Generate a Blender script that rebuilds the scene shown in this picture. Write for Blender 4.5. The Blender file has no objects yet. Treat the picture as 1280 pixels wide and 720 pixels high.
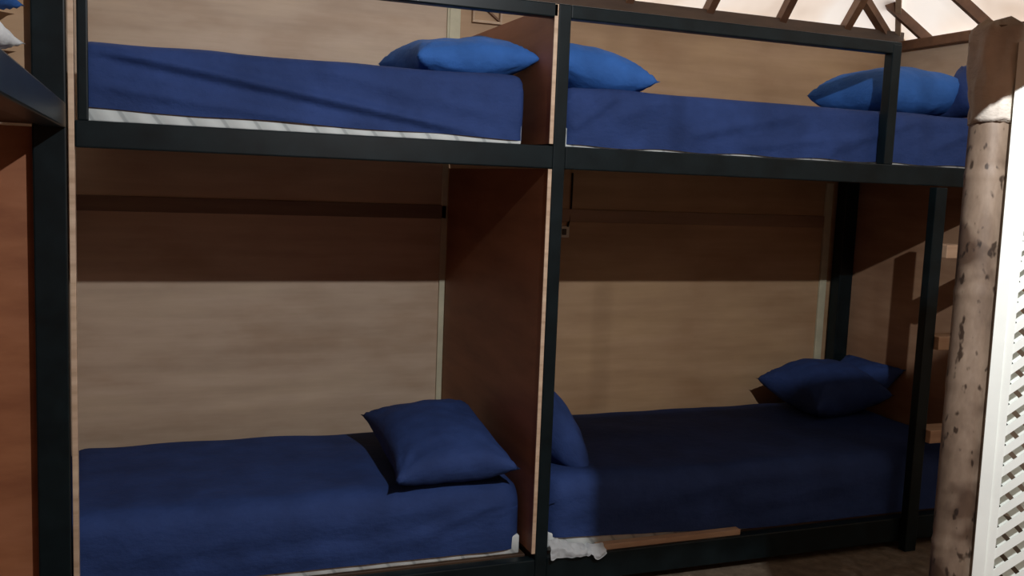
import bpy, bmesh, math, random
from mathutils import Vector, Matrix, noise

C = bpy.context.scene.collection
RNG = random.Random(7)

# ------------------------------------------------------------------ materials
def new_mat(name):
    m = bpy.data.materials.new(name); m.use_nodes = True
    nt = m.node_tree; b = nt.nodes['Principled BSDF']
    return m, nt, b

def noise_node(nt, scale, detail=4, rough=.55, stretch=(1, 1, 1), coord='Object'):
    tc = nt.nodes.new('ShaderNodeTexCoord'); mp = nt.nodes.new('ShaderNodeMapping')
    mp.inputs['Scale'].default_value = stretch
    n = nt.nodes.new('ShaderNodeTexNoise')
    n.inputs['Scale'].default_value = scale; n.inputs['Detail'].default_value = detail
    n.inputs['Roughness'].default_value = rough
    nt.links.new(tc.outputs[coord], mp.inputs['Vector']); nt.links.new(mp.outputs['Vector'], n.inputs['Vector'])
    return n

def ramp(nt, fac, stops):
    r = nt.nodes.new('ShaderNodeValToRGB'); e = r.color_ramp.elements
    while len(e) < len(stops): e.new(.5)
    for el, (p, c) in zip(e, stops):
        el.position = p; el.color = (*c, 1)
    nt.links.new(fac, r.inputs['Fac'])
    return r

def bump(nt, b, fac, strength, dist=.01):
    bp = nt.nodes.new('ShaderNodeBump'); bp.inputs['Strength'].default_value = strength; bp.inputs['Distance'].default_value = dist
    nt.links.new(fac, bp.inputs['Height']); nt.links.new(bp.outputs['Normal'], b.inputs['Normal'])

def plywood(name, c0, c1, c2, stretch, rough=.55, scale=2.2):
    m, nt, b = new_mat(name)
    n = noise_node(nt, scale, 6, .6, stretch)
    r = ramp(nt, n.outputs['Fac'], [(.32, c0), (.5, c1), (.68, c2)])
    n2 = noise_node(nt, 1.6, 4, .55, (1, 1, 2.2))
    r2 = ramp(nt, n2.outputs['Fac'], [(.32, (.86, .81, .76)), (.5, (1, 1, 1)), (.68, (1.10, 1.12, 1.10))])
    mx = nt.nodes.new('ShaderNodeMixRGB'); mx.blend_type = 'MULTIPLY'; mx.inputs['Fac'].default_value = 1
    nt.links.new(r.outputs['Color'], mx.inputs['Color1']); nt.links.new(r2.outputs['Color'], mx.inputs['Color2'])
    nt.links.new(mx.outputs['Color'], b.inputs['Base Color'])
    b.inputs['Roughness'].default_value = rough
    bump(nt, b, n.outputs['Fac'], .08, .004)
    return m

def paint(name, col, rough=.35, var=.25, metal=0.0, bumpy=.05):
    m, nt, b = new_mat(name)
    n = noise_node(nt, 9, 5)
    r = ramp(nt, n.outputs['Fac'], [(.3, tuple(c*(1-var) for c in col)), (.7, tuple(c*(1+var) for c in col))])
    nt.links.new(r.outputs['Color'], b.inputs['Base Color'])
    b.inputs['Roughness'].default_value = rough; b.inputs['Metallic'].default_value = metal
    if max(col) < .02: b.inputs['Specular IOR Level'].default_value = .2
    bump(nt, b, n.outputs['Fac'], bumpy, .003)
    return m

def fabric(name, col, var=.2, sheen=.0):
    m, nt, b = new_mat(name)
    n = noise_node(nt, 5, 4)
    r = ramp(nt, n.outputs['Fac'], [(.3, tuple(c*(1-var) for c in col)), (.7, tuple(c*(1+var) for c in col))])
    nt.links.new(r.outputs['Color'], b.inputs['Base Color'])
    b.inputs['Roughness'].default_value = .8; b.inputs['Specular IOR Level'].default_value = .18
    w = noise_node(nt, 16, 5, .6, (1, 1, 1.6))
    bump(nt, b, w.outputs['Fac'], .55, .012)
    return m

M = {}
M['ply_wall'] = plywood('pale plywood', (.44, .33, .235), (.49, .37, .265), (.54, .415, .305), (.5, 1, 6))
M['ply_warm'] = plywood('warm plywood', (.37, .235, .13), (.41, .265, .15), (.45, .295, .175), (.5, 1, 6))
M['ply_red'] = plywood('red brown plywood', (.24, .085, .036), (.30, .115, .05), (.35, .14, .066), (1, .6, 4))
M['ply_edge'] = plywood('plywood edge', (.42, .29, .19), (.55, .40, .28), (.62, .47, .34), (1, 1, 12))
M['ply_end'] = plywood('end plywood', (.30, .17, .10), (.36, .21, .125), (.42, .26, .16), (1, .6, 4))
M['batten'] = paint('pale batten', (.50, .47, .33), .6, .12)
M['steel'] = paint('black gloss paint', (.005, .010, .012), .36, .35)
M['dark_wood'] = plywood('dark stained wood', (.045, .026, .016), (.07, .04, .024), (.09, .055, .033), (1, 1, 5), .5)
M['rafter'] = plywood('brown rafter wood', (.10, .045, .022), (.15, .07, .035), (.20, .10, .05), (3, 3, 3), .6)
M['hip'] = plywood('pale hip wood', (.32, .22, .14), (.42, .30, .20), (.5, .36, .25), (3, 3, 3), .6)
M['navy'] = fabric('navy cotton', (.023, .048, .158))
M['blue'] = fabric('lit navy cotton', (.034, .125, .40))  # same cotton as the sheets, overhead light put into a brighter colour
def quilt_mat():
    m, nt, b = new_mat('white quilted ticking')
    tc = nt.nodes.new('ShaderNodeTexCoord'); mp = nt.nodes.new('ShaderNodeMapping')
    mp.inputs['Rotation'].default_value = (0, math.radians(35), 0)
    wv = nt.nodes.new('ShaderNodeTexWave'); wv.inputs['Scale'].default_value = 3.2; wv.inputs['Distortion'].default_value = 1.5
    nt.links.new(tc.outputs['Object'], mp.inputs['Vector']); nt.links.new(mp.outputs['Vector'], wv.inputs['Vector'])
    r = ramp(nt, wv.outputs['Fac'], [(.01, (.40, .44, .44)), (.07, (.58, .63, .62)), (.8, (.64, .69, .68))])
    nt.links.new(r.outputs['Color'], b.inputs['Base Color']); b.inputs['Roughness'].default_value = .8
    bump(nt, b, wv.outputs['Fac'], .4, .01)
    return m
M['quilt'] = quilt_mat()
M['white_cloth'] = fabric('white cloth', (.78, .82, .84), .06)
M['tread'] = plywood('pale tread wood', (.36, .23, .15), (.44, .29, .19), (.52, .36, .25), (1, 6, 6))
M['lattice'] = paint('white lattice paint', (.80, .84, .79), .5, .04)
M['plastic'] = paint('ivory plastic', (.62, .58, .5), .4, .08)
M['socket'] = paint('dark socket', (.04, .03, .025), .5, .2)
M['cable'] = paint('black cable', (.012, .01, .01), .5, .2)
M['lampmetal'] = paint('dark lamp metal', (.05, .05, .05), .4, .2)
M['cord'] = paint('jute cord', (.30, .22, .13), .8, .2)

def floor_mat():
    m, nt, b = new_mat('brown speckled floor')
    n = noise_node(nt, 14, 8, .7)
    r = ramp(nt, n.outputs['Fac'], [(.3, (.07, .05, .035)), (.5, (.13, .10, .07)), (.7, (.21, .17, .125))])
    nt.links.new(r.outputs['Color'], b.inputs['Base Color']); b.inputs['Roughness'].default_value = .6
    bump(nt, b, n.outputs['Fac'], .15, .004)
    return m
M['floor'] = floor_mat()

def bamboo_mat():
    m, nt, b = new_mat('dry mottled bamboo')
    base = noise_node(nt, 7, 6, .65, (1, 1, .35))
    r = ramp(nt, base.outputs['Fac'], [(.28, (.07, .046, .032)), (.5, (.17, .122, .086)), (.72, (.30, .23, .17))])
    sp = noise_node(nt, 46, 2, .4, (1, 1, .55))
    rs = ramp(nt, sp.outputs['Fac'], [(.30, (.20, .17, .15)), (.37, (1, 1, 1))])
    bl = noise_node(nt, 4.5, 3, .5, (1, 1, 1.3))
    rb = ramp(nt, bl.outputs['Fac'], [(.40, (.36, .30, .27)), (.50, (1, 1, 1))])
    m1 = nt.nodes.new('ShaderNodeMixRGB'); m1.blend_type = 'MULTIPLY'; m1.inputs['Fac'].default_value = 1
    m2 = nt.nodes.new('ShaderNodeMixRGB'); m2.blend_type = 'MULTIPLY'; m2.inputs['Fac'].default_value = 1
    nt.links.new(r.outputs['Color'], m1.inputs['Color1']); nt.links.new(rs.outputs['Color'], m1.inputs['Color2'])
    nt.links.new(m1.outputs['Color'], m2.inputs['Color1']); nt.links.new(rb.outputs['Color'], m2.inputs['Color2'])
    nt.links.new(m2.outputs['Color'], b.inputs['Base Color']); b.inputs['Roughness'].default_value = .5
    bump(nt, b, base.outputs['Fac'], .2, .004)
    return m
M['bamboo'] = bamboo_mat()
M['wrap'] = fabric('lightened plastic wrapping', (.50, .45, .39), .35)  # colour lightened to make up for the blind's shadow on the wrapping
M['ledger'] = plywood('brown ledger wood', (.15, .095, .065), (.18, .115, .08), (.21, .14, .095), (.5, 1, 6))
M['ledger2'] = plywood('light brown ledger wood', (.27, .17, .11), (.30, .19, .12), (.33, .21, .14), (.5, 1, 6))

def roof_mat():
    m, nt, b = new_mat('pale translucent roof sheet')
    n = noise_node(nt, 1.3, 3, .5, (1, 1, 1))
    r = ramp(nt, n.outputs['Fac'], [(.30, (.60, .44, .32)), (.45, (.86, .72, .60)), (.6, (.93, .84, .75))])
    nt.links.new(r.outputs['Color'], b.inputs['Base Color']); b.inputs['Roughness'].default_value = .7
    tr = nt.nodes.new('ShaderNodeBsdfTranslucent'); nt.links.new(r.outputs['Color'], tr.inputs['Color'])
    mix = nt.nodes.new('ShaderNodeMixShader'); mix.inputs['Fac'].default_value = .5
    out = nt.nodes['Material Output']
    nt.links.new(b.outputs['BSDF'], mix.inputs[1]); nt.links.new(tr.outputs['BSDF'], mix.inputs[2])
    nt.links.new(mix.outputs['Shader'], out.inputs['Surface'])
    return m
M['roof'] = roof_mat()
M['thatch'] = plywood('brown thatch', (.10, .06, .035), (.16, .10, .06), (.22, .15, .09), (3, 3, 9), .9)

def bulb_mat():
    m, nt, b = new_mat('glowing bulb glass')
    b.inputs['Base Color'].default_value = (1, 1, 1, 1)
    b.inputs['Emission Color'].default_value = (1, .93, .82, 1); b.inputs['Emission Strength'].default_value = 12
    return m
M['bulb'] = bulb_mat()

# ------------------------------------------------------------------ helpers
def link(o, parent=None):
    C.objects.link(o)
    if parent is not None: o.parent = parent
    return o

def obj(name, bm, m, parent=None, smooth=False):
    me = bpy.data.meshes.new(name)
    bmesh.ops.recalc_face_normals(bm, faces=bm.faces[:])
    bm.to_mesh(me); bm.free()
    me.materials.append(M[m] if isinstance(m, str) else m)
    if smooth:
        for p in me.polygons: p.use_smooth = True
    return link(bpy.data.objects.new(name, me), parent)

def tag(o, label, cat, group=None):
    o['label'] = label; o['category'] = cat
    if group: o['group'] = group
    return o

def thing(name, label, cat, loc=(0, 0, 0), group=None):
    o = bpy.data.objects.new(name, None); o.empty_display_size = .1; link(o); o.location = loc
    return tag(o, label, cat, group)

def struct(name, bm, m, smooth=False):
    o = obj(name, bm, m, None, smooth); o['kind'] = 'structure'; return o

def box(bm, x0, x1, y0, y1, z0, z1, bev=.0):
    r = bmesh.ops.create_cube(bm, size=1)
    for v in r['verts']:
        v.co = Vector(((x0+x1)/2 + v.co.x*(x1-x0), (y0+y1)/2 + v.co.y*(y1-y0), (z0+z1)/2 + v.co.z*(z1-z0)))
    if bev:
        es = list({e for v in r['verts'] for e in v.link_edges})
        bmesh.ops.bevel(bm, geom=es, offset=bev, segments=2, profile=.5, affect='EDGES')
    return bm

def bx(x0, x1, y0, y1, z0, z1, bev=.0, off=(0, 0, 0)):
    bm = bmesh.new()
    return box(bm, x0-off[0], x1-off[0], y0-off[1], y1-off[1], z0-off[2], z1-off[2], bev)

def bar(bm, a, b, w, h, up=Vector((0, 0, 1))):
    """rectangular bar from a to b, w across, h along up"""
    a, b = Vector(a), Vector(b); d = (b-a).normalized()
    s = d.cross(up).normalized(); u = s.cross(d).normalized()
    vs = []
    for p in (a, b):
        for i, j in ((-1, -1), (1, -1), (1, 1), (-1, 1)):
            vs.append(bm.verts.new(p + s*i*w/2 + u*j*h/2))
    for f in ((0, 1, 2, 3), (7, 6, 5, 4), (0, 4, 5, 1), (1, 5, 6, 2), (2, 6, 7, 3), (3, 7, 4, 0)):
        bm.faces.new([vs[k] for k in f])
    return bm

def tube(bm, pts, rads, seg=12, cap=True):
    pts = [Vector(p) for p in pts]; rings = []
    for i, p in enumerate(pts):
        d = (pts[min(i+1, len(pts)-1)] - pts[max(i-1, 0)]).normalized()
        s = d.cross(Vector((.13, .97, .2))).normalized(); u = s.cross(d)
        r = rads[i] if hasattr(rads, '__len__') else rads
        rings.append([bm.verts.new(p + (s*math.cos(2*math.pi*k/seg) + u*math.sin(2*math.pi*k/seg))*r) for k in range(seg)])
    for a, b in zip(rings, rings[1:]):
        for k in range(seg):
            bm.faces.new((a[k], a[(k+1) % seg], b[(k+1) % seg], b[k]))
    if cap:
        bm.faces.new(rings[0][::-1]); bm.faces.new(rings[-1])
    return bm

# ------------------------------------------------------------------ soft goods
def pillow_bm(L, W, H, seed=0, ear=.018, wr=.018, n=40, sag=0.0):
    """cushion: two puffed sheets meeting at a pinched seam, corners drawn out into ears"""
    bm = bmesh.new(); off = Vector((seed*3.7, seed*1.9, seed*5.1)); top, bot = {}, {}
    for side in (1, -1):
        for i in range(n+1):
            for j in range(n+1):
                u, v = -1+2*i/n, -1+2*j/n
                edge = (i in (0, n)) or (j in (0, n))
                if side == -1 and edge:
                    bot[i, j] = top[i, j]; continue
                pin = 1 - .07*(1-abs(v)**2)*abs(u)**3
                pin2 = 1 - .07*(1-abs(u)**2)*abs(v)**3
                x, y = u*L/2*pin, v*W/2*pin2
                cr = (abs(u)*abs(v))**6
                x += math.copysign(ear*cr, u); y += math.copysign(ear*cr, v)
                h = ((1-abs(u)**2.4)*(1-abs(v)**2.4))
                h = max(h, 0)**.42
                nz = noise.noise(Vector((x*5, y*5, side)) + off)*.6 + noise.noise(Vector((x*13, y*13, side)) + off)*.4
                z = side*H/2*h*(1 + .18*noise.noise(Vector((x*3, y*3, 0)) + off)) + nz*wr*min(1, h*1.6)
                # radial puckers near the corners
                rr = math.hypot(abs(u)-1, abs(v)-1); ang = math.atan2(1-abs(v), 1-abs(u)+1e-6)
                if rr < .7: z += side*.010*math.sin(ang*11+seed)*(1-rr/.7)*min(1, h*2)
                z -= sag*(u*u)
                vt = bm.verts.new((x, y, z))
                (top if side == 1 else bot)[i, j] = vt
        g = top if side == 1 else bot
        for i in range(n):
            for j in range(n):
                q = [g[i, j], g[i+1, j], g[i+1, j+1], g[i, j+1]]
                if len(set(q)) == 4:
                    try: bm.faces.new(q if side == 1 else q[::-1])
                    except ValueError: pass
    return bm

def pillow(label, cat, loc, size, rot=(0, 0, 0), seed=0, mat='navy', group=None, **k):
    o = obj('pillow', pillow_bm(*size, seed=seed, **k), mat, None, True)
    o.location = loc; o.rotation_euler = [math.radians(a) for a in rot]
    return tag(o, label, cat, group)

def rounded_sheet(x0, x1, y0, y1, z0f, z1, folds, hem, seed, r=.05, nx=110):
    """fitted sheet: a skin over a mattress whose front hangs to hem(x); folds(x, z) pushes the front skin outwards"""
    bm = bmesh.new()
    # profile across the width: front hem -> up the front -> over the top -> down the back
    rows = []
    def prof(x):
        zb = hem(x); P = []
        nf = 22
        for k in range(nf+1):
            z = zb + (z1-r-zb)*k/nf
            P.append((y0, z, 1.0))
        for k in range(1, 6):
            a = math.pi/2*k/6
            P.append((y0 + r - r*math.cos(a), z1 - r + r*math.sin(a), .7))
        nt = 18
        for k in range(nt+1):
            P.append((y0 + r + (y1-y0-2*r)*k/nt, z1, .0))
        for k in range(1, 6):
            a = math.pi/2*k/6
            P.append((y1 - r + r*math.sin(a), z1 - r + r*math.cos(a), .0))
        P.append((y1, z0f + .02, 0))
        return P
    off = Vector((seed*2.3, seed*4.1, 0))
    xs = [x0 + (x1-x0)*i/nx for i in range(nx+1)]
    for i, x in enumerate(xs):
        e = min(x-x0, x1-x); inset = 0
        if e < r: inset = r - math.sqrt(max(r*r-(r-e)**2, 0))
        row = []
        for (y, z, f) in prof(x):
            d = folds(x, z)*f
            top = 1-f if f < 1 else 0
            zz = z + top*.012*noise.noise(Vector((x*3, y*3, 1))+off) - (inset*.7 if z > z1-r*1.2 else 0)
            yy = y - d + (inset*.8 if f > 0 else 0) + f*.006*noise.noise(Vector((x*6, z*9, 3))+off)
            row.append(bm.verts.new((x, yy, zz)))
        rows.append(row)
    for a, b in zip(rows, rows[1:]):
        for k in range(len(a)-1):
            bm.faces.new((a[k], b[k], b[k+1], a[k+1]))
    # end skins
    for row in (rows[0], rows[-1]):
        bm.faces.new(row)
    return bm

def ridge(x, z, ax, az, bx_, bz, w, h):
    """a smooth crease line from (ax,az) to (bx_,bz) of half-width w"""
    if not (min(ax, bx_)-.05 <= x <= max(ax, bx_)+.05): return 0
    t = (x-ax)/(bx_-ax); zc = az + (bz-az)*t
    fade = min(1, max(0, (t+.03)*8))*min(1, max(0, (1.03-t)*5))
    q = (z-zc)/w
    return h*math.exp(-q*q)*fade

def make_bed(label, cat, x0, x1, y0, y1, z0, z1, hem, folds, seed, r=.05):
    t = thing('mattress', label, cat, ((x0+x1)/2, (y0+y1)/2, z0))
    c = t.location.copy()
    bm = bx(x0+.012, x1-.012, y0+.012, y1-.03, z0, z0+.09, .008, c)
    core = obj('mattress_core', bm, 'quilt', t, True); core['label'] = 'white quilted border below the sheet'
    # quilting seams along the exposed border
    sb = rounded_sheet(x0, x1, y0, y1, z0, z1, folds, hem, seed, r)
    bmesh.ops.translate(sb, verts=sb.verts[:], vec=-c)
    obj('fitted_sheet', sb, 'navy', t, True)
    return t

# ------------------------------------------------------------------ setting
XL, XR, YF, YB, ZP = -3.5, 3.18, -6.0, 1.455, 2.94
struct('floor', bx(XL-.1, XR+.1, YF-.1, YB+.1, -.08, 0), 'floor')
wb = bmesh.new(); box(wb, XL-.1, -.045, YB, YB+.05, 0, 3.0)
struct('wall_back', wb, 'ply_wall')
wb = bmesh.new(); box(wb, -.045, XR+.1, YB, YB+.05, 0, 3.0)
struct('wall_back_right', wb, 'ply_warm')
struct('wall_right', bx(XR, XR+.05, YF, YB, 0, 2.93), 'ply_wall')
struct('wall_left', bx(XL-.05, XL, YF, YB, 0, 3.0), 'ply_red')
struct('wall_front', bx(XL, XR, YF-.05, YF, 0, 3.0), 'ply_red')
bm = bmesh.new(); box(bm, XL, XR, YB-.06, YB, 2.925, 3.02, .006); struct('trim_1', bm, 'dark_wood')
bm = bmesh.new(); box(bm, XR-.05, XR, YF, YB-.06, 2.89, 2.955, .006); struct('trim_2', bm, 'rafter')
# battens on the back wall
struct('trim_3', bx(-.082, -.048, 1.44, YB, .2, 2.92, .003), 'batten')
bm = bmesh.new(); box(bm, -.07, -.005, 1.435, YB, 2.2, 2.92, .003); struct('trim_4', bm, 'batten')
struct('trim_5', bx(2.66, 2.715, 1.435, YB, .2, 1.97, .004), 'batten')
# dark ledger rail under the upper bunks
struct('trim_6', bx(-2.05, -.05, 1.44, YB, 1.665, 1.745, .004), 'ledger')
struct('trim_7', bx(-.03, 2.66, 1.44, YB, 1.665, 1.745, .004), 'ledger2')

# hip roof of pale sheets on brown rafters
S = .9
def zb(y): return 3.03 + S*(YB - y)
def zr(x): return 2.97 + S*(XR - x)
rx0, rx1, ry0, ry1 = XL-.12, XR+.12, YF-.12, YB+.12
H = S*(ry1-ry0)/2; ze = 3.03 - S*.12
mid = (ry0+ry1)/2; ridge_z = ze + H
xa, xb = rx0 + (ry1-ry0)/2, rx1 - (ry1-ry0)/2
if xa > xb: xa = xb = (xa+xb)/2
BAND = .9                                   # translucent sheets run this far in from the eaves (plan distance)
def quad(name, pts, m):
    bm = bmesh.new(); bm.faces.new([bm.verts.new(p) for p in pts]); return struct(name, bm, m)
def roof_side(name, e0, e1, t0, t1):
    e0, e1, t0, t1 = map(Vector, (e0, e1, t0, t1)); k = BAND*S/(ridge_z-ze)
    m0, m1 = e0.lerp(t0, k), e1.lerp(t1, k)
    quad(name + '_eave', (e0, e1, m1, m0), 'roof')
    quad(name, (m0, m1, t1, t0) if (t1-t0).length > 1e-4 else (m0, m1, t0), 'thatch')
c00, c10, c11, c01 = (rx0, ry0, ze), (rx1, ry0, ze), (rx1, ry1, ze), (rx0, ry1, ze)
ra, rb_ = (xa, mid, ridge_z), (xb, mid, ridge_z)
roof_side('roof_back', c01, c11, ra, rb_)
roof_side('roof_right', c11, c10, rb_, rb_)
k_ = None
quad('roof_front', (c00, c10, rb_, ra), 'thatch') if xb-xa > 1e-4 else quad('roof_front', (c00, c10, ra), 'thatch')
quad('roof_left', (c00, c01, ra), 'thatch')
def rafter(n, a, b, w, h, m, length=3.0):
    a, b = Vector(a), Vector(b); d = (b-a).normalized()
    bm = bar(bmesh.new(), a - d*.12 - Vector((0, 0, h*.5)), a + d*length - Vector((0, 0, h*.5)), w, h)
    struct('trim_%d' % n, bm, m)
rafter(8, (1.626, 1.457, 3.02), (1.622, 1.402, 3.07), .05, .07, 'rafter')
rafter(9, (2.182, 1.444, 3.03), (2.166, 1.349, 3.116), .05, .07, 'rafter')
rafter(10, (2.703, 1.446, 3.03), (2.677, 1.299, 3.16), .05, .07, 'rafter')
rafter(11, (3.04, 1.43, 3.04), (2.755, 1.291, 3.177), .05, .06, 'rafter', 2.0)
rafter(12, (3.18, 1.455, 3.02), (2.68, .955, 3.47), .035, .07, 'hip', 3.0)
rafter(13, (3.2, 1.20, 2.98), (2.984, 1.30, 3.175), .045, .06, 'rafter', 2.0)
rafter(14, (3.2, .672, 2.98), (3.07, .736, 3.10), .045, .06, 'rafter', 3.0)
rafter(15, (1.05, 1.45, 3.03), (1.05, 1.30, 3.165), .05, .07, 'rafter')
rafter(16, (3.2, .15, 2.98), (3.07, .2, 3.10), .045, .06, 'rafter', 3.0)

# ------------------------------------------------------------------ bunk frame along the back wall
fr = thing('bunk_bed_frame', 'black steel two-bay double-decker bunk frame standing along the plywood back wall', 'bunk bed', (0, 0, 0))
T = .06
def fp(name, x0, x1, y0, y1, z0, z1, m='steel', bev=.006, parent=None):
    return obj(name, bx(x0, x1, y0, y1, z0, z1, bev), m, parent or fr)
fp('post', -.03, .03, -.03, .03, 0, 2.672)
fp('post', -1.936, -1.898, -.03, .01, 2.06, 2.68)
fp('post', 1.803, 1.860, -.03, .03, 2.06, 2.66)
bp_ = fp('post', 2.735, 2.845, 1.33, 1.42, 0, 1.985)
fp('post', 2.78, 2.84, -.03, .03, 0, 2.06)
fp('guard_rail', -1.936, -.03, -.028, .028, 2.612, 2.672)
fp('guard_rail', .03, 1.86, -.028, .028, 2.612, 2.672)
fp('bed_beam', -1.945, -.03, -.03, .03, 1.962, 2.062)
fp('bed_beam', .03, 2.84, -.03, .03, 1.962, 2.062)
fp('base_beam', -1.945, -.03, -.03, .03, .04, .172)
fp('base_beam', .03, 2.84, -.03, .03, .04, .172)
e = fp('edge_strip', -1.966, -1.946, -.03, .03, 0, 2.95, 'ply_edge', .002); e['label'] = 'pale raw plywood edge strip beside the corner post'
# partition between the bays (pale cut edge shows at the front)
def partition(z0, z1, y0):
    p = obj('partition_panel', bx(-.047, -.033, y0+.004, 1.43, z0, z1, .0), 'ply_red', fr); p['label'] = 'red brown plywood divider between the bays'
    obj('panel_edge', bx(-.049, -.031, y0-.004, y0+.004, z0, z1, .001), 'ply_edge', p)['label'] = 'pale raw front edge'
partition(.20, 1.96, -.024)
partition(2.07, 2.668, -.024)
p = obj('end_panel', bx(2.85, 2.868, -.02, 1.44, .04, 1.985), 'ply_end', fr); p['label'] = 'brown plywood end panel on the right'
p = obj('end_panel', bx(-2.085, -2.068, .06, 1.44, .04, 1.985), 'ply_red', fr)
for (x0, x1) in ((-1.945, -.05), (-.028, 2.845)):
    obj('platform_board', bx(x0, x1, .031, 1.42, 2.02, 2.06, .002), 'dark_wood', fr)
    b_ = obj('platform_board', bx(min(x0, -2.06) if x0 < -1 else x0, x1, .048, 1.42, .10, .172, .002), 'dark_wood', fr)
# ledge of raw ply above the lower right beam
l = obj('board_edge', bx(.3, 1.1, -.012, .031, .172, .2, .002), 'tread', fr); l['label'] = 'pale raw board edge under the lower right mattress'

# ladder at the right end
ld = thing('bunk_ladder', 'black steel bunk ladder with pale wooden treads beside the bamboo post', 'ladder', (2.4, -.06, 0))
def lp(name, x0, x1, y0, y1, z0, z1, m, bev=.004):
    return obj(name, bx(x0, x1, y0, y1, z0, z1, bev, (2.4, -.06, 0)), m, ld)
lp('side_rail', 2.11, 2.185, -.085, -.035, 0, 1.955, 'steel')
lp('side_rail', 2.60, 2.66, -.085, -.035, 0, 1.955, 'steel')
for z in (1.625, 1.14, .635):
    lp('tread', 2.19, 2.595, -.11, .02, z-.035, z+.035, 'tread')

# ------------------------------------------------------------------ the bunk on the left, running towards the camera
lf = thing('bunk_bed_frame', 'black steel bunk frame at the left edge with brown plywood end panel', 'bunk bed', (-2.03, -1.2, 0))
def lfp(name, x0, x1, y0, y1, z0, z1, m='steel', bev=.006):
    return obj(name, bx(x0, x1, y0, y1, z0, z1, bev, (-2.03, -1.2, 0)), m, lf)
lfp('post', -2.085, -1.972, -.045, .045, 0, 2.96)
lfp('post', -2.06, -1.97, -2.75, -2.69, 0, 2.96)
lfp('bed_beam', -2.055, -1.972, -2.69, -.046, 2.03, 2.12)
lfp('base_beam', -2.055, -1.972, -2.69, -.046, .04, .17)
lfp('end_panel', -3.46, -2.086, .0, .02, 0, 2.03, 'ply_red', .001)['label'] = 'brown plywood lower end panel'
lfp('end_panel', -3.46, -2.086, .0, .02, 2.04, 2.96, 'ply_warm', .001)['label'] = 'orange brown plywood upper end panel'
lfp('platform_board', -3.46, -2.056, -2.69, -.005, 2.04, 2.08, 'dark_wood', .001)
# mattress and pillows on it
t = thing('mattress', 'white mattress with navy sheet on the upper bunk at the left edge', 'mattress', (-2.76, -1.35, 2.08))
obj('mattress_core', bx(-3.42, -2.17, -2.6, -.05, 2.081, 2.24, .03, (-2.76, -1.35, 2.08)), 'quilt', t, True)
obj('fitted_sheet', bx(-3.43, -2.16, -2.61, -.04, 2.13, 2.26, .035, (-2.76, -1.35, 2.08)), 'navy', t, True)
pillow('white pillow at the left edge on the upper left bunk', 'pillow', (-2.375, -.58, 2.315), (.52, 1.0, .14), (0, 0, 0), 11, 'white_cloth')
pillow('blue pillow stacked on the white pillow at the left edge', 'pillow', (-2.38, -.56, 2.445), (.53, .95, .15), (0, 0, 0), 12, 'blue')

# ------------------------------------------------------------------ mattresses
def f_ul(x, z):
    return (ridge(x, z, -1.93, 2.345, -.35, 2.10, .022, .022) - ridge(x, z, -1.93, 2.305, -.3, 2.065, .02, .010)
            + ridge(x, z, -1.9, 2.2, -1.0, 2.1, .02, .010) + ridge(x, z, -1.1, 2.33, -.15, 2.16, .03, .007))
make_bed('upper left mattress with navy sheet pulled up over its white quilted border', 'mattress', -1.94, -.135, .045, 1.40, 2.062, 2.36,
         lambda x: 2.112 - .03*(x+1.92)/1.8 + .003*math.sin(x*9), f_ul, 1)
def f_ur(x, z):
    s = 0
    for ax, az, b, bz, w, h in ((.08, 2.14, .34, 2.33, .02, .014), (.12, 2.22, .26, 2.33, .015, .012), (.3, 2.2, .6, 2.32, .03, .008), (.7, 2.15, 1.35, 2.29, .03, .012), (1.0, 2.11, 1.75, 2.2, .025, .008), (1.5, 2.12, 2.1, 2.30, .03, .010), (2.15, 2.15, 2.6, 2.3, .03, .010)):
        s += ridge(x, z, ax, az, b, bz, w, h)
    return s
make_bed('upper right mattress with navy sheet tucked down behind the black beam', 'mattress', .05, 2.80, .045, 1.40, 2.062, 2.335,
         lambda x: 2.072 + .004*math.sin(x*14), f_ur, 2)
def f_ll(x, z):
    return ridge(x, z, -1.9, .33, -.5, .42, .05, .010) + ridge(x, z, -1.6, .25, -.2, .30, .04, .008) + ridge(x, z, -.6, .3, -.15, .45, .03, .01)
make_bed('lower left mattress with navy sheet', 'mattress', -2.05, -.062, .05, 1.15, .172, .52,
         lambda x: .212 - .012*(x+1.93)/1.8, f_ll, 3, .10)
def f_lr(x, z):
    return ridge(x, z, .1, .35, 1.1, .42, .05, .010) + ridge(x, z, 1.0, .3, 2.2, .42, .05, .01)
make_bed('lower right mattress with navy sheet lying mostly in shadow', 'mattress', .05, 2.72, .035, 1.26, .172, .52,
         lambda x: max(.178, .243 - .055*(x-.05)), f_lr, 4, .09)

# ------------------------------------------------------------------ pillows
G = None
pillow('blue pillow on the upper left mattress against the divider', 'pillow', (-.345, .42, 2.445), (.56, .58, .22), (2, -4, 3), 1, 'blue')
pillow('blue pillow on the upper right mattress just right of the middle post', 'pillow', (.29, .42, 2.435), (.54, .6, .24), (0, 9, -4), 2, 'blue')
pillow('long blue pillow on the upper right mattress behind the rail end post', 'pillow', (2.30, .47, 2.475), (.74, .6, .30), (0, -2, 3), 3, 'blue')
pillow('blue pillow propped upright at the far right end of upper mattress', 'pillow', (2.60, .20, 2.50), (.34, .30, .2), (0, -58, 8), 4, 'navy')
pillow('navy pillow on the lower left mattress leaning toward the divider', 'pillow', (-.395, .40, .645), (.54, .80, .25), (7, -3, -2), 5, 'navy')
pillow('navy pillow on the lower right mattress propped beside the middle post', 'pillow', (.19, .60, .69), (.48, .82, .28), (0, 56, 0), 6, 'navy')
pillow('navy pillow lying on lower right mattress at its far shaded end', 'pillow', (2.36, .96, .67), (.58, .56, .30), (8, -6, 2), 7, 'navy')
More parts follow.
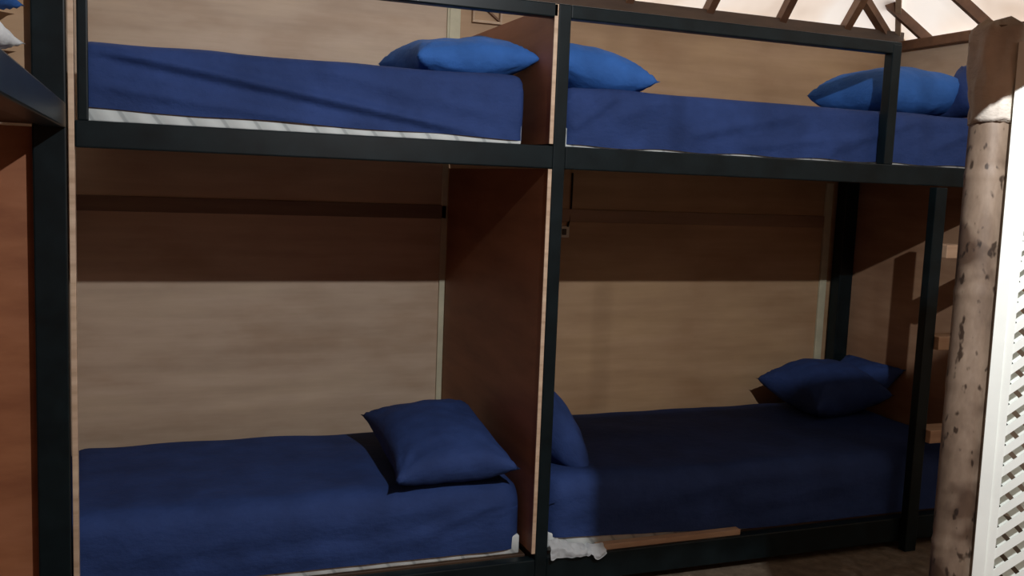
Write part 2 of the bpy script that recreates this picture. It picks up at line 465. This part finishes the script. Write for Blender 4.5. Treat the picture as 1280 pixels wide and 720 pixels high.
pillow('navy pillow propped behind the other at the dark right end', 'pillow', (2.69, 1.04, .68), (.36, .5, .2), (0, -38, 0), 8, 'navy')

# crumpled white cloth on the ledge
def cloth_bm():
    bm = bmesh.new(); n = 46; V = {}
    for i in range(n+1):
        for j in range(13):
            u, v = i/n, j/12
            x = .035 + .285*u
            y = -.026 + .06*(v-.5)*.6 - .012
            z = .176 + .055*v*(1.15 - .5*u + .35*math.exp(-((u-.15)/.2)**2))
            k = noise.noise(Vector((x*22, v*2.5, 1.3))); k2 = noise.noise(Vector((x*40, v*4, 7.3)))
            y += -.018*k - .008*k2 - .014*math.sin(v*math.pi)
            z += .010*k2
            if .66 < u < .74: z -= .012*math.cos((u-.7)/.04*math.pi/2); y += .012
            if u > .76: z -= .03*(1-v)*math.sin((u-.76)/.24*math.pi)
            V[i, j] = bm.verts.new((x-.17, y+.03, z-.172))
    for i in range(n):
        for j in range(12):
            bm.faces.new((V[i, j], V[i+1, j], V[i+1, j+1], V[i, j+1]))
    bmesh.ops.solidify(bm, geom=bm.faces[:], thickness=.004)
    return bm
t = tag(obj('cloth', cloth_bm(), 'white_cloth', None, True), 'crumpled white cloth on the base beam beside the middle post', 'cloth')
t.location = (.17, -.03, .172)

# ------------------------------------------------------------------ small things on the back wall
ol = thing('wall_outlet', 'small ivory wall outlet with black cable on the back wall', 'outlet', (.71, 1.455, 1.604))
obj('faceplate', bx(-.034, .034, -.012, 0, -.036, .036, .004), 'plastic', ol)
bm = bmesh.new(); box(bm, -.017, .012, -.018, -.011, -.02, .018, .003); obj('socket', bm, 'socket', ol)
bm = tube(bmesh.new(), [(.02, -.012, .03), (.03, -.010, .07), (.04, -.008, .16), (.04, -.008, .36)], .006, 8); obj('cable', bm, 'cable', ol)

br = thing('wall_bracket', 'small brown wooden bracket frame on back wall above the divider', 'bracket', (.155, 1.455, 2.84))
bm = bmesh.new()
box(bm, -.09, .09, -.03, 0, -.045, -.03, .002); box(bm, -.09, -.078, -.03, 0, -.03, .06, .002); box(bm, .078, .09, -.03, 0, -.03, .06, .002)
obj('frame', bm, 'hip', br)
bm = bar(bmesh.new(), (-.03, -.015, .055), (.078, -.015, -.025), .02, .01); obj('brace', bm, 'rafter', br)
br.location.z = 2.845

# ------------------------------------------------------------------ bamboo post and lattice screen
A0, A1 = Vector((.25, -2.12, 0)), Vector((.452, -1.918, 2.36))
ax = (A1-A0).normalized()
bt = thing('bamboo_post', 'thick mottled bamboo post in front with wrapped top', 'post', A0)
def bamboo_bm():
    bm = bmesh.new(); Lb = (A1-A0).length; nodes = [.28, .62, .985, 1.42, 1.665, 1.98]
    pts, rads = [], []
    n = 150
    for i in range(n+1):
        s = Lb*i/n
        r = .056
        for nd in nodes:
            q = (s-nd)/.012; r += .0022*math.exp(-q*q)
            q = (s-nd-.012)/.006; r -= .002*math.exp(-q*q)
        pts.append(ax*s); rads.append(r)
    tube(bm, pts, rads, 28)
    return bm
obj('culm', bamboo_bm(), 'bamboo', bt, True)
def wrap_bm():
    bm = bmesh.new(); seg, n = 40, 26; rings = []
    s0, s1 = 2.12, 2.40
    side = ax.cross(Vector((0, 1, 0))).normalized(); fw = side.cross(ax)
    for i in range(n+1):
        t = i/n; s = s0 + (s1-s0)*t; ring = []
        for k in range(seg):
            a = 2*math.pi*k/seg
            nz = noise.noise(Vector((math.cos(a)*2.2, math.sin(a)*2.2, s*9 + a*.6)))
            n2 = noise.noise(Vector((math.cos(a)*5, math.sin(a)*5, s*16)))
            r = .061 + .012*t + .012*nz + .006*n2
            if t > .9: r *= 1 - .55*(t-.9)/.1
            ring.append(bm.verts.new(ax*(s + .02*nz*(1 if t > .3 else .6)) + (side*math.cos(a) + fw*math.sin(a))*r))
        rings.append(ring)
    for a, b in zip(rings, rings[1:]):
        for k in range(seg): bm.faces.new((a[k], a[(k+1) % seg], b[(k+1) % seg], b[k]))
    bm.faces.new(rings[-1]); bm.faces.new(rings[0][::-1])
    return bm
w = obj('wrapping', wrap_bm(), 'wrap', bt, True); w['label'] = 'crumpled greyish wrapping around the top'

hdir = Vector((.7071, -.7071, 0)); ndir = hdir.cross(ax).normalized()
if ndir.y > 0: ndir = -ndir           # towards the camera side
ls = thing('lattice_screen', 'white diagonal lattice screen beside the bamboo post', 'screen', A0 + hdir*.1)
def P(h, s, n): return hdir*(h-.1) + ax*s + ndir*(n+.032)
def slab(bm, poly, n0, n1):
    a = [bm.verts.new(P(h, s, n0)) for h, s in poly]; b = [bm.verts.new(P(h, s, n1)) for h, s in poly]
    bm.faces.new(a); bm.faces.new(b[::-1]); k = len(a)
    for i in range(k): bm.faces.new((a[i], b[i], b[(i+1) % k], a[(i+1) % k]))
def rect(h0, h1, s0, s1): return [(h0, s0), (h1, s0), (h1, s1), (h0, s1)]
def clip(poly, x0, x1, y0, y1):
    for axis, lim, sg in ((0, x0, 1), (0, x1, -1), (1, y0, 1), (1, y1, -1)):
        out = []
        for i in range(len(poly)):
            a, b = poly[i], poly[(i+1) % len(poly)]
            ia, ib = sg*(a[axis]-lim) >= 0, sg*(b[axis]-lim) >= 0
            if ia: out.append(a)
            if ia != ib:
                t = (lim-a[axis])/(b[axis]-a[axis]); out.append((a[0]+(b[0]-a[0])*t, a[1]+(b[1]-a[1])*t))
        poly = out
        if len(poly) < 3: return []
    return poly
h0, h1, s0, s1 = .046, .66, .06, 2.33
for n_, (a, b, c, d) in (('stile', (h0, h0+.028, s0, s1)), ('stile', (h1-.03, h1, s0, s1)), ('rail', (h0+.028, h1-.03, s1-.045, s1)), ('rail', (h0+.028, h1-.03, s0, s0+.045))):
    bm = bmesh.new(); slab(bm, rect(a, b, c, d), .004, .028); obj(n_, bm, 'lattice', ls)
bm = bmesh.new(); slab(bm, rect(h0+.0285, h0+.05, s0+.046, s1-.046), .006, .022); obj('bead', bm, 'lattice', ls)
bm = bmesh.new(); hh0, hh1, ss0, ss1 = h0+.04, h1-.031, s0+.046, s1-.046
for layer, sgn in ((0, 1), (1, -1)):
    tn = math.tan(math.radians(44))*sgn; pitch = .054; wv = .026 if layer == 0 else .037
    s = ss0 - 1.2
    while s < ss1 + 1.2:
        q = clip([(hh0, s), (hh1, s + (hh1-hh0)*tn), (hh1, s + wv + (hh1-hh0)*tn), (hh0, s + wv)], hh0, hh1, ss0, ss1)
        if q: slab(bm, q, *((.012, .020) if layer == 0 else (-.006, .002)))
        s += pitch
obj('lattice', bm, 'lattice', ls)

# ------------------------------------------------------------------ lamp and what shades the right bed
LX, LY, LZ = -.20, -3.16, 3.42
pl = thing('pendant_lamp', 'bare bulb pendant lamp hanging from the roof in the room', 'lamp', (LX, LY, LZ))
bm = tube(bmesh.new(), [(0, 0, .16), (0, 0, 2.3)], .004, 8); obj('cord', bm, 'cable', pl)
bm = tube(bmesh.new(), [(0, 0, .07), (0, 0, .09), (0, 0, .16)], [.024, .024, .012], 16); obj('lamp_holder', bm, 'lampmetal', pl, True)
bm = bmesh.new(); bmesh.ops.create_uvsphere(bm, u_segments=20, v_segments=12, radius=.035)
for v in bm.verts: v.co.z = v.co.z*1.2 + .035
obj('bulb', bm, 'bulb', pl, True)
L = bpy.data.lights.new('bulb_light', 'POINT'); L.energy = 320; L.color = (.97, .98, 1); L.shadow_soft_size = .02
lo = link(bpy.data.objects.new('bulb_light', L), pl); lo.location = (0, 0, -.04)

rb = thing('added_shade_blind', 'unseen bamboo blind added to shade the lower right bed', 'blind', (0, -2.2, 2.6))  # out of view, added only to throw the shadow over the lower right bed
bm = bmesh.new()
for i in range(14): tube(bm, [(-.05, 0, -.12 + .0183*i), (.70, 0, -.12 + .0183*i)], .0128, 8)
obj('slat_curtain', bm, 'bamboo', rb, True)
obj('head_rod', tube(bmesh.new(), [(-.05, 0, .126), (.71, 0, .126)], .02, 12), 'bamboo', rb, True)
obj('roll', tube(bmesh.new(), [(-.05, 0, -.15), (.70, 0, -.15)], .045, 24), 'bamboo', rb, True)
for x in (.05, .5):
    bm = tube(bmesh.new(), [(x, 0, .17), (x, 0, 3.3)], .002, 6); obj('cord', bm, 'cord', rb)

# ------------------------------------------------------------------ world, camera
w = bpy.data.worlds.new('World'); bpy.context.scene.world = w; w.use_nodes = True
bg = w.node_tree.nodes['Background']; bg.inputs['Color'].default_value = (.97, .98, 1, 1); bg.inputs['Strength'].default_value = 1.9

f, yaw, pitch, roll = 1197.86358, .373468672, .11165989, .0398263871
cyw, syw = math.cos(yaw), math.sin(yaw)
fw = Vector((syw*math.cos(pitch), cyw*math.cos(pitch), -math.sin(pitch)))
rt = Vector((cyw, -syw, 0)); up = rt.cross(fw)
r2 = rt*math.cos(roll) + up*math.sin(roll); u2 = -rt*math.sin(roll) + up*math.cos(roll)
cd = bpy.data.cameras.new('camera'); cam = link(bpy.data.objects.new('camera', cd))
mw = Matrix(((r2.x, u2.x, -fw.x, -1.72616), (r2.y, u2.y, -fw.y, -3.92902), (r2.z, u2.z, -fw.z, 1.90384), (0, 0, 0, 1)))
cam.matrix_world = mw
cd.sensor_fit = 'HORIZONTAL'; cd.sensor_width = 36; cd.lens = f/1280*36; cd.clip_start = .05
sc = bpy.context.scene; sc.camera = cam
sc.view_settings.view_transform = 'Standard'; sc.view_settings.look = 'None'
sc.view_settings.exposure = 0; sc.view_settings.gamma = 1; sc.view_settings.use_curve_mapping = False
